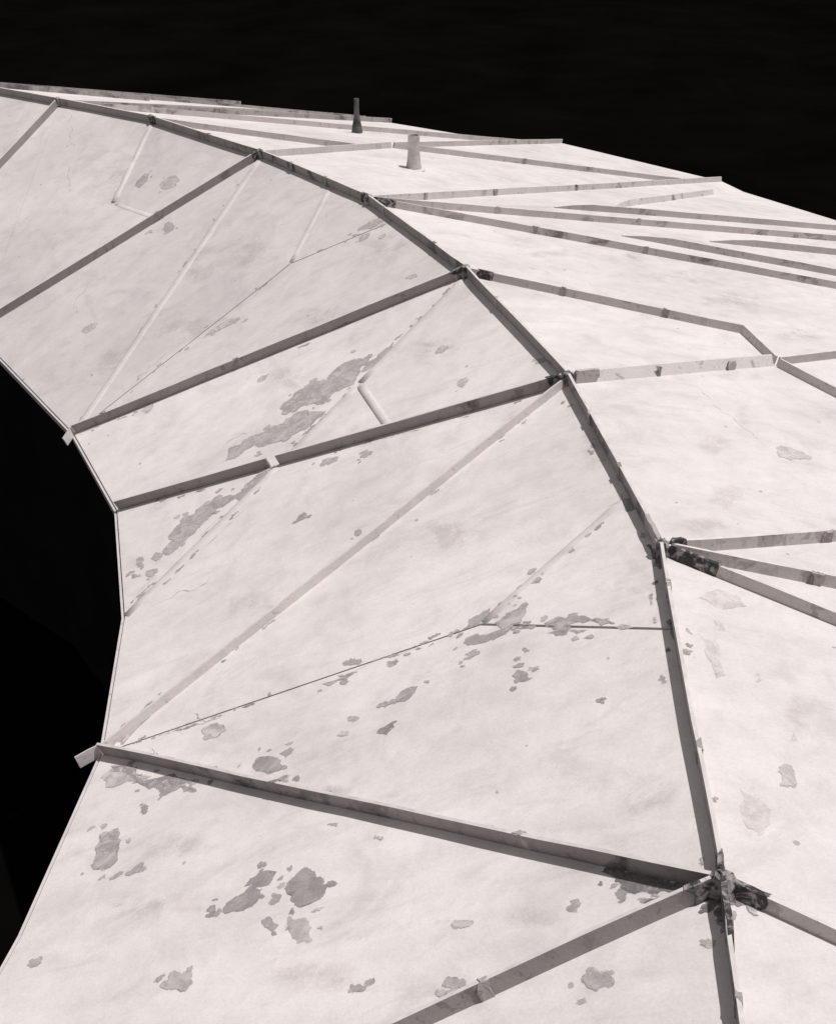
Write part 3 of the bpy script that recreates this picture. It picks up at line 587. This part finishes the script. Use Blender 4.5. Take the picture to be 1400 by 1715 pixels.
CRACKS = [    # tone, line in plan (metres)
    (0.35, [(-1.99,6.54), (-1.92,6.43), (-1.84,6.33), (-1.79,6.33), (-1.74,6.29), (-1.69,6.24), (-1.54,6.14), (-1.47,6.05), (-1.32,5.94), (-1.11,5.79)]),
    (0.40, [(-2.08,6.71), (-1.92,6.62), (-1.83,6.64), (-1.72,6.64), (-1.67,6.64)]),
    (0.40, [(-1.69,6.75), (-1.60,6.64), (-1.55,6.59)]),
    (0.60, [(-5.45,18.98), (-5.28,18.55), (-5.25,18.18), (-5.12,17.95)]),
    (0.45, [(-5.17,17.66), (-5.05,17.26), (-5.03,16.92)]),
    (0.60, [(-2.34,8.37), (-2.14,8.35), (-2.01,8.38), (-1.87,8.35), (-1.79,8.43)]),
    (0.60, [(-2.58,8.62), (-2.45,8.68), (-2.35,8.78)]),
    (0.40, [(-0.33,9.55), (-0.22,9.52), (-0.05,9.48), (0.03,9.46)]),
    (0.40, [(1.16,4.14), (1.20,4.08), (1.26,4.03), (1.33,3.97)]),
    (0.50, [(-1.49,13.77), (-1.56,13.59), (-1.68,13.49)]),
    (0.55, [(-1.96,10.46), (-1.82,10.52), (-1.67,10.52)]),
    (0.50, [(-1.16,10.58), (-0.95,10.62), (-0.83,10.67)]),
    (0.55, [(-0.83,10.78), (-0.60,11.02), (-0.36,11.09)]),
    (0.60, [(-2.02,9.10), (-1.84,9.28), (-1.66,9.44), (-1.46,9.68)]),
    (0.65, [(-1.90,8.90), (-1.73,9.11), (-1.53,9.27)]),
    (0.78, [(2.40,9.68), (2.56,9.37), (2.70,8.97), (2.85,8.62)]),
    (0.85, [(1.15,13.02), (1.64,12.53), (1.99,12.15)]),
    (0.50, [(-0.59,6.58), (-0.38,6.57), (-0.21,6.59), (0.00,6.57)]),
    (0.50, [(-1.89,6.59), (-1.62,6.60), (-1.39,6.59)]),
    (0.50, [(-2.13,13.08), (-1.89,13.20), (-1.69,13.38)]),
    (0.60, [(-3.24,12.36), (-3.02,12.51), (-2.86,12.67)]),
    (0.60, [(-3.65,12.06), (-3.60,12.27), (-3.50,12.40)]),
    (0.60, [(-4.27,14.73), (-4.39,14.43), (-4.40,14.09)]),
    (0.60, [(1.37,7.38), (1.49,7.48), (1.57,7.58)]),
    (0.75, [(-1.03,14.47), (-1.16,14.19), (-1.33,13.96)]),
]
STAINS = [    # tone, centre, outline in plan (metres)
    (0.83, (1.21,4.53), [(1.44,4.42), (1.36,4.37), (1.33,4.29), (1.26,4.24), (1.17,4.27), (1.08,4.31), (1.01,4.40), (0.97,4.52), (1.05,4.60), (1.04,4.70), (1.09,4.77), (1.18,4.73), (1.24,4.71), (1.35,4.75), (1.42,4.66), (1.44,4.53)]),
    (0.83, (1.71,4.34), [(1.79,4.35), (1.78,4.26), (1.73,4.20), (1.69,4.12), (1.66,4.14), (1.62,4.10), (1.59,4.13), (1.58,4.22), (1.60,4.33), (1.63,4.43), (1.68,4.51), (1.73,4.56), (1.78,4.63), (1.78,4.52), (1.81,4.51), (1.82,4.45)]),
    (0.85, (1.77,5.61), [(1.84,5.62), (1.82,5.51), (1.78,5.47), (1.75,5.44), (1.73,5.41), (1.68,5.33), (1.70,5.46), (1.70,5.52), (1.70,5.59), (1.72,5.69), (1.75,5.79), (1.79,5.78), (1.84,5.91), (1.86,5.87), (1.85,5.77), (1.84,5.70)]),
    (0.85, (1.97,6.23), [(2.15,6.27), (2.13,6.22), (2.06,6.18), (2.01,6.15), (1.94,6.10), (1.88,6.10), (1.81,6.11), (1.83,6.16), (1.78,6.19), (1.85,6.24), (1.89,6.27), (1.93,6.31), (2.00,6.36), (2.06,6.35), (2.12,6.34), (2.15,6.31)]),
    (0.91, (0.78,4.94), [(0.99,4.84), (0.94,4.83), (0.93,4.79), (0.83,4.85), (0.77,4.85), (0.71,4.90), (0.65,4.94), (0.54,5.00), (0.56,5.04), (0.56,5.09), (0.63,5.09), (0.70,5.07), (0.79,5.05), (0.87,5.00), (0.93,4.94), (0.97,4.89)]),
    (0.93, (1.42,6.40), [(1.59,6.29), (1.55,6.23), (1.52,6.15), (1.45,6.17), (1.38,6.16), (1.32,6.24), (1.25,6.31), (1.22,6.42), (1.28,6.49), (1.24,6.62), (1.29,6.70), (1.38,6.64), (1.45,6.66), (1.53,6.60), (1.56,6.49), (1.56,6.39)]),
    (0.89, (2.01,7.12), [(2.27,7.18), (2.24,7.11), (2.13,7.05), (2.06,7.01), (1.97,6.93), (1.89,6.95), (1.87,7.00), (1.82,7.02), (1.81,7.07), (1.80,7.14), (1.87,7.21), (1.95,7.26), (2.04,7.28), (2.13,7.29), (2.20,7.28), (2.25,7.24)]),
    (0.88, (2.36,7.63), [(2.60,7.69), (2.57,7.60), (2.51,7.49), (2.41,7.43), (2.31,7.42), (2.21,7.36), (2.21,7.47), (2.09,7.46), (2.14,7.57), (2.18,7.66), (2.22,7.76), (2.32,7.82), (2.42,7.89), (2.49,7.84), (2.57,7.83), (2.61,7.78)]),
    (0.88, (2.83,9.20), [(2.97,9.25), (2.95,9.05), (2.86,8.95), (2.80,8.86), (2.74,8.79), (2.65,8.69), (2.65,8.84), (2.69,9.02), (2.70,9.15), (2.73,9.34), (2.81,9.44), (2.88,9.60), (2.94,9.63), (3.03,9.73), (3.00,9.52), (3.02,9.42)]),
    (0.90, (2.42,8.51), [(2.66,8.58), (2.66,8.48), (2.55,8.39), (2.45,8.34), (2.37,8.27), (2.29,8.27), (2.21,8.28), (2.22,8.38), (2.19,8.44), (2.20,8.54), (2.29,8.63), (2.37,8.76), (2.47,8.75), (2.60,8.82), (2.62,8.72), (2.66,8.67)]),
    (0.89, (-4.40,16.96), [(-3.81,16.67), (-3.85,16.47), (-3.85,16.21), (-4.04,16.17), (-4.30,16.41), (-4.49,16.53), (-4.72,16.69), (-4.92,16.96), (-4.84,17.17), (-5.06,17.52), (-4.83,17.54), (-4.66,17.52), (-4.50,17.51), (-4.28,17.51), (-4.13,17.19), (-4.03,16.96)]),
    (0.90, (-2.05,14.10), [(-1.52,13.76), (-1.47,13.52), (-1.69,13.58), (-1.81,13.52), (-2.01,13.64), (-2.24,13.70), (-2.44,13.96), (-2.52,14.21), (-2.71,14.50), (-2.50,14.53), (-2.45,14.66), (-2.32,14.71), (-2.11,14.67), (-1.88,14.47), (-1.73,14.22), (-1.50,13.97)]),
    (0.90, (-0.90,11.97), [(-0.37,11.60), (-0.43,11.48), (-0.59,11.51), (-0.69,11.45), (-0.88,11.64), (-1.02,11.77), (-1.14,11.92), (-1.36,12.12), (-1.46,12.34), (-1.28,12.35), (-1.27,12.50), (-1.07,12.38), (-0.92,12.39), (-0.77,12.16), (-0.60,12.02), (-0.45,11.81)]),
    (0.89, (-2.65,12.91), [(-1.95,12.48), (-2.05,12.37), (-2.16,12.29), (-2.38,12.38), (-2.59,12.52), (-2.83,12.57), (-2.94,12.84), (-3.23,13.06), (-3.19,13.22), (-3.10,13.29), (-3.04,13.38), (-2.94,13.48), (-2.71,13.33), (-2.51,13.15), (-2.31,12.98), (-2.06,12.74)]),
    (0.89, (-3.49,12.72), [(-2.99,12.44), (-3.05,12.32), (-3.14,12.26), (-3.18,12.09), (-3.40,12.27), (-3.59,12.37), (-3.79,12.55), (-3.88,12.77), (-3.98,12.98), (-3.94,13.11), (-3.95,13.30), (-3.78,13.30), (-3.57,13.16), (-3.38,13.09), (-3.26,12.84), (-3.13,12.66)]),
    (0.90, (-1.53,5.34), [(-1.11,5.17), (-1.23,5.17), (-1.18,5.08), (-1.40,5.19), (-1.50,5.16), (-1.65,5.27), (-1.85,5.35), (-1.87,5.43), (-2.01,5.54), (-1.93,5.57), (-1.84,5.57), (-1.72,5.56), (-1.57,5.54), (-1.38,5.44), (-1.29,5.33), (-1.22,5.26)]),
    (0.90, (-1.64,4.87), [(-1.06,4.65), (-1.26,4.68), (-1.34,4.67), (-1.40,4.62), (-1.61,4.72), (-1.76,4.80), (-1.99,4.88), (-2.01,4.96), (-2.09,5.04), (-2.20,5.16), (-2.13,5.21), (-1.86,5.11), (-1.67,5.05), (-1.51,4.94), (-1.31,4.86), (-1.26,4.78)]),
    (0.93, (0.28,7.74), [(0.61,7.53), (0.52,7.50), (0.48,7.43), (0.42,7.35), (0.27,7.48), (0.13,7.54), (0.02,7.69), (0.02,7.82), (-0.06,7.96), (-0.04,8.06), (0.04,8.11), (0.17,8.05), (0.28,8.01), (0.43,7.95), (0.53,7.80), (0.57,7.66)]),
    (0.91, (-0.34,13.07), [(0.09,12.76), (0.06,12.65), (-0.03,12.60), (-0.16,12.61), (-0.33,12.65), (-0.46,12.92), (-0.67,13.05), (-0.67,13.20), (-0.70,13.33), (-0.87,13.61), (-0.69,13.59), (-0.52,13.53), (-0.35,13.49), (-0.17,13.28), (0.03,13.10), (0.14,12.88)]),
    (0.90, (0.17,10.70), [(0.62,10.37), (0.44,10.44), (0.42,10.37), (0.29,10.43), (0.17,10.44), (0.02,10.58), (-0.07,10.73), (-0.11,10.84), (-0.21,10.98), (-0.11,10.99), (-0.13,11.12), (0.03,11.03), (0.18,10.90), (0.34,10.83), (0.41,10.68), (0.51,10.54)]),
    (0.89, (-0.52,5.39), [(-0.29,5.29), (-0.34,5.28), (-0.39,5.29), (-0.43,5.28), (-0.52,5.31), (-0.61,5.35), (-0.65,5.41), (-0.71,5.45), (-0.77,5.51), (-0.69,5.49), (-0.65,5.49), (-0.63,5.53), (-0.53,5.47), (-0.43,5.44), (-0.35,5.38), (-0.31,5.33)]),
    (0.93, (-1.36,7.79), [(-0.94,7.56), (-1.08,7.55), (-1.10,7.46), (-1.22,7.50), (-1.33,7.55), (-1.44,7.62), (-1.56,7.73), (-1.62,7.85), (-1.72,8.00), (-1.77,8.15), (-1.64,8.15), (-1.50,8.09), (-1.39,8.05), (-1.24,8.02), (-1.15,7.86), (-1.11,7.74)]),
    (0.93, (1.40,8.14), [(1.58,8.07), (1.55,7.85), (1.47,7.79), (1.41,7.84), (1.36,7.82), (1.29,7.82), (1.24,7.94), (1.27,8.11), (1.21,8.28), (1.29,8.34), (1.30,8.58), (1.38,8.56), (1.44,8.50), (1.52,8.55), (1.58,8.44), (1.53,8.19)]),
    (0.93, (0.82,9.11), [(1.04,8.95), (1.10,8.80), (1.03,8.76), (0.92,8.79), (0.81,8.95), (0.70,8.98), (0.64,9.10), (0.56,9.21), (0.60,9.27), (0.54,9.41), (0.67,9.35), (0.74,9.36), (0.83,9.30), (0.96,9.26), (1.00,9.13), (1.04,9.03)]),
    (0.89, (2.86,12.98), [(3.47,13.33), (3.42,13.19), (3.28,13.00), (3.06,12.80), (2.80,12.68), (2.54,12.52), (2.34,12.49), (2.27,12.56), (2.31,12.69), (2.22,12.77), (2.46,12.98), (2.68,13.16), (2.92,13.32), (3.23,13.54), (3.45,13.57), (3.65,13.58)]),
    (0.87, (3.50,12.44), [(3.97,12.70), (3.94,12.55), (3.81,12.35), (3.61,12.18), (3.38,11.95), (3.26,12.05), (3.11,12.02), (2.85,11.95), (3.05,12.21), (2.90,12.32), (3.17,12.55), (3.35,12.81), (3.62,12.96), (3.85,13.04), (3.95,12.94), (4.17,12.99)]),
    (0.91, (2.88,13.87), [(3.29,14.13), (3.20,14.01), (3.15,13.89), (3.01,13.75), (2.85,13.68), (2.68,13.55), (2.53,13.51), (2.41,13.50), (2.41,13.59), (2.57,13.75), (2.55,13.85), (2.78,13.97), (2.93,14.13), (3.06,14.15), (3.24,14.26), (3.26,14.18)]),
    (0.91, (1.51,13.21), [(2.00,13.48), (1.95,13.35), (1.74,13.20), (1.61,13.10), (1.48,12.97), (1.33,12.90), (1.19,12.87), (1.17,12.96), (1.04,12.97), (1.22,13.13), (1.27,13.23), (1.34,13.39), (1.53,13.42), (1.66,13.49), (1.85,13.59), (1.85,13.48)]),
    (0.91, (-1.36,11.23), [(-0.96,10.96), (-1.09,10.96), (-1.11,10.88), (-1.18,10.80), (-1.34,10.90), (-1.48,11.03), (-1.65,11.17), (-1.64,11.31), (-1.69,11.44), (-1.68,11.53), (-1.60,11.56), (-1.51,11.57), (-1.39,11.57), (-1.25,11.41), (-1.08,11.29), (-1.08,11.14)]),
    (0.89, (-2.76,14.28), [(-2.39,14.06), (-2.33,13.82), (-2.47,13.80), (-2.54,13.70), (-2.69,13.74), (-2.86,13.86), (-2.94,14.13), (-3.15,14.30), (-3.11,14.47), (-3.07,14.59), (-3.03,14.70), (-3.00,14.88), (-2.82,14.70), (-2.67,14.69), (-2.52,14.48), (-2.46,14.26)]),
    (0.89, (1.45,5.49), [(1.55,5.44), (1.49,5.35), (1.47,5.19), (1.43,5.18), (1.39,5.16), (1.36,5.16), (1.36,5.29), (1.34,5.39), (1.38,5.53), (1.40,5.65), (1.43,5.82), (1.47,5.78), (1.52,5.90), (1.54,5.82), (1.54,5.69), (1.56,5.59)]),
    (0.93, (0.54,3.99), [(0.76,3.91), (0.73,3.89), (0.71,3.87), (0.62,3.89), (0.53,3.92), (0.45,3.95), (0.37,4.00), (0.34,4.04), (0.33,4.08), (0.34,4.10), (0.34,4.14), (0.47,4.08), (0.55,4.08), (0.63,4.03), (0.74,3.99), (0.72,3.95)]),
    (0.91, (-0.56,4.01), [(-0.27,3.91), (-0.17,3.81), (-0.28,3.81), (-0.41,3.82), (-0.55,3.86), (-0.70,3.92), (-0.79,4.00), (-0.94,4.08), (-0.86,4.12), (-0.89,4.18), (-0.83,4.20), (-0.71,4.19), (-0.57,4.13), (-0.46,4.08), (-0.31,4.03), (-0.21,3.95)]),
    (0.88, (2.14,5.14), [(2.28,5.17), (2.23,5.04), (2.17,4.96), (2.11,4.87), (2.04,4.79), (1.99,4.78), (1.99,4.91), (1.97,4.98), (2.04,5.13), (2.06,5.24), (2.11,5.37), (2.18,5.50), (2.25,5.56), (2.27,5.45), (2.27,5.36), (2.33,5.32)]),
    (0.88, (3.98,11.53), [(4.45,11.76), (4.37,11.61), (4.17,11.47), (4.07,11.29), (3.88,11.20), (3.73,11.16), (3.66,11.22), (3.60,11.26), (3.53,11.33), (3.63,11.47), (3.80,11.59), (3.89,11.78), (4.07,11.84), (4.20,11.86), (4.41,11.96), (4.30,11.77)]),
]
def rough_outline(pts, levels=4, k=.17):
    rnd = random.Random(int(pts[0][0]*1000) ^ int(pts[0][1]*7000))
    for _ in range(levels):
        out = []
        for i, p in enumerate(pts):
            q = pts[(i+1) % len(pts)]; dx, dy = q[0]-p[0], q[1]-p[1]; s = rnd.gauss(0, k)
            out += [p, (p[0]+dx*.5-dy*s, p[1]+dy*.5+dx*s)]
        pts = out
    return pts
bpy.context.view_layer.update()
isl = []
# paint lost and dirt caught along the seams and at the foot of the ribs
for a_, b_, off, cnt in (('E4', 'M', .0, 16), ('M', 'Oo', 0, 9), ('E1', 'J', 0, 12), ('J', 'L', 0, 6), ('R5', 'X', -.05, 9), ('X', 'E2', -.05, 6), ('R4', 'E1', .05, 10), ('R4', 'E1', -.07, 6), ('R7', 'E4', .05, 16), ('R7', 'E4', -.12, 10),
                         ('R5', 'E4', .05, 12), ('R5', 'E4', -.04, 8), ('S1', 'X', .05, 10), ('X', 'E3', .06, 12), ('X', 'E3', -.07, 9), ('R4', 'S1', .05, 9), ('R2', 'E1', .06, 10), ('R7', 'E6', .06, 6), ('R6', 'R7', .09, 5), ('R5', 'R6', .08, 6), ('R6', 'R7', -.06, 3), ('R5', 'R6', -.06, 2), ('R2', 'E0', .06, 8), ('M', 'N', .04, 6)):
    A, B = P3[a_], P3[b_]; d = B-A; L = math.hypot(d.x, d.y); ux, uy = d.x/L, d.y/L; rnd = random.Random(a_+b_+str(off))
    for _ in range(cnt):
        u = rnd.uniform(.04, .96)*L; s = off+rnd.gauss(0, .018)*(2 if off == 0 else 1)
        x, y = A.x+ux*u+uy*s, A.y+uy*u-ux*s; la, lb = rnd.uniform(.008, .035)*rnd.choice((1, 1, 2)), rnd.uniform(.005, .014)
        isl.append((rnd.uniform(.5, .85), .8, [(x+ux*la*m*math.cos(q)-uy*lb*m*math.sin(q), y+uy*la*m*math.cos(q)+ux*lb*m*math.sin(q)) for q, m in ((k*.9, rnd.uniform(.6, 1.2)) for k in range(7))]))
for tone, rim, pts in PATCHES:              # small islands of missing paint round the larger ones
    rnd = random.Random(int(pts[0][0]*500)); cx = sum(p[0] for p in pts)/len(pts); cy = sum(p[1] for p in pts)/len(pts)
    size = math.sqrt(abs(area(pts)))
    if tone > .83: continue
    for _ in range(rnd.choice((0, 1, 2, 3)) if size < .12 else rnd.randint(2, 5)):
        p = rnd.choice(pts); k = rnd.uniform(1.15, 1.7); x, y = cx+(p[0]-cx)*k+rnd.gauss(0, .03), cy+(p[1]-cy)*k+rnd.gauss(0, .03)
        r = rnd.uniform(.008, .03)*(1.4 if size > .3 else 1)
        isl.append((min(.9, tone+rnd.uniform(-.05, .12)), .85, [(x+r*rnd.uniform(.6, 1.5)*math.cos(q), y+r*rnd.uniform(.5, 1.1)*math.sin(q)) for q in (.3, 1.3, 2.4, 3.3, 4.4, 5.5)]))
for tone, rim, pts in PATCHES+isl:
    cx = sum(p[0] for p in pts)/len(pts); cy = sum(p[1] for p in pts)/len(pts)
    host = next((q for q in PANELS if inside(q[0], cx, cy)), None)
    if not host: continue
    poly, z, po = host
    outl = rough_outline(pts, 4 if len(pts) > 6 else 2)
    if area(outl) < 0: outl.reverse()
    rnd = random.Random(len(outl)+int(cx*100)); n = len(outl); wob = [rnd.uniform(0, 6.28) for _ in range(3)]
    big = []
    for i, (x, y) in enumerate(outl):       # darker broken rim of lifted paint round the patch
        (x0, y0), (x1, y1) = outl[i-1], outl[(i+1) % n]; L = math.hypot(x1-x0, y1-y0)+1e-6; u = 6.283*i/n
        d = max(0, .0035+.006*math.sin(2*u+wob[0])+.005*math.sin(5*u+wob[1])+.003*math.sin(9*u+wob[2]))
        big.append((x+(y1-y0)/L*d, y-(x1-x0)/L*d))
    bm = bmesh.new(); lay = bm.verts.layers.float.new('edge')
    for ring, dz, ed in ((big, .0018, 1.0), (outl, .0036, 0.0))[(1 if rim > .94 else 0):]:
        vsr = []
        for x, y in ring:
            v = bm.verts.new((x-cx, y-cy, z(x, y)-z(cx, cy)+dz)); v[lay] = ed; vsr.append(v)
        bmesh.ops.triangulate(bm, faces=[bm.faces.new(vsr)])
    bm.normal_update()
    for f in bm.faces:
        f.smooth = False
        if f.normal.z < 0: f.normal_flip()
    me = bpy.data.meshes.new('bare_patch'); bm.to_mesh(me); bm.free(); me.materials.append(M_PATCH)
    o = bpy.data.objects.new('bare_patch', me); COL.objects.link(o); o.location = (cx, cy, z(cx, cy))
    o.parent = po; o.matrix_parent_inverse = po.matrix_world.inverted(); o['tone'] = tone; o['rim'] = rim

for tone, (cx, cy), pts in STAINS:          # each stain is a thin film lying on its panel
    host = next((q for q in PANELS if inside(q[0], cx, cy)), None)
    if not host: continue
    poly, z, po = host; bm = bmesh.new(); lay = bm.verts.layers.float.new('edge'); rows = []
    for u in (0.0, .3, .6, .85, 1.0):
        row = []
        for x, y in (pts if u else pts[:1]):
            px, py = cx+(x-cx)*u, cy+(y-cy)*u
            if not inside(poly, px, py):    # stop the stain at the edge of its panel
                lo, hi = 0.0, u
                for _ in range(14):
                    md = (lo+hi)/2
                    if inside(poly, cx+(x-cx)*md, cy+(y-cy)*md): lo = md
                    else: hi = md
                lo *= .985; px, py = cx+(x-cx)*lo, cy+(y-cy)*lo; px += (cx-px)*(u-lo)*.002; py += (cy-py)*(u-lo)*.002
            v = bm.verts.new((px-cx, py-cy, z(px, py)-z(cx, cy)+.0012)); v[lay] = u; row.append(v)
        rows.append(row)
    n = len(pts)
    for i in range(n): bm.faces.new((rows[0][0], rows[1][i], rows[1][(i+1) % n]))
    for a_, b_ in zip(rows[1:], rows[2:]):
        for i in range(n): bm.faces.new((a_[i], a_[(i+1) % n], b_[(i+1) % n], b_[i]))
    bm.normal_update()
    for f in bm.faces:
        f.smooth = True
        if f.normal.z < 0: f.normal_flip()
    me = bpy.data.meshes.new('water_stain'); bm.to_mesh(me); bm.free(); me.materials.append(M_STAIN)
    o = bpy.data.objects.new('water_stain', me); COL.objects.link(o); o.location = (cx, cy, z(cx, cy))
    o.parent = po; o.matrix_parent_inverse = po.matrix_world.inverted(); o['tone'] = tone

# hairline tears in the paint film
for tone, pts in CRACKS:
    mx, my = pts[len(pts)//2]
    host = next((q for q in PANELS if inside(q[0], mx, my)), None)
    if not host: continue
    poly, z, po = host; rnd = random.Random(int(mx*1000))
    line = pts
    for _ in range(3):
        nl = []
        for p, q in zip(line, line[1:]):
            s = rnd.gauss(0, .11); nl += [p, (p[0]+(q[0]-p[0])*.5-(q[1]-p[1])*s, p[1]+(q[1]-p[1])*.5+(q[0]-p[0])*s)]
        line = nl+[line[-1]]
    bm = bmesh.new(); lay = bm.verts.layers.float.new('edge'); prev = None; n = len(line)
    for i, (x, y) in enumerate(line):
        (x0, y0), (x1, y1) = line[max(i-1, 0)], line[min(i+1, n-1)]; L = math.hypot(x1-x0, y1-y0)+1e-6
        w = (.0012+.0042*rnd.random()**1.5)*min(1, 6*min(i, n-1-i)/n+.1)
        cur = [bm.verts.new((x+(y1-y0)/L*w*k-mx, y-(x1-x0)/L*w*k-my, z(x, y)-z(mx, my)+.0045)) for k in (-1, 1)]
        if prev: bm.faces.new((prev[0], prev[1], cur[1], cur[0]))
        prev = cur
    bm.normal_update()
    for f in bm.faces:
        if f.normal.z < 0: f.normal_flip()
    me = bpy.data.meshes.new('paint_crack'); bm.to_mesh(me); bm.free(); me.materials.append(M_PATCH)
    o = bpy.data.objects.new('paint_crack', me); COL.objects.link(o); o.location = (mx, my, z(mx, my))
    o.parent = po; o.matrix_parent_inverse = po.matrix_world.inverted(); o['tone'] = tone; o['rim'] = 1.0
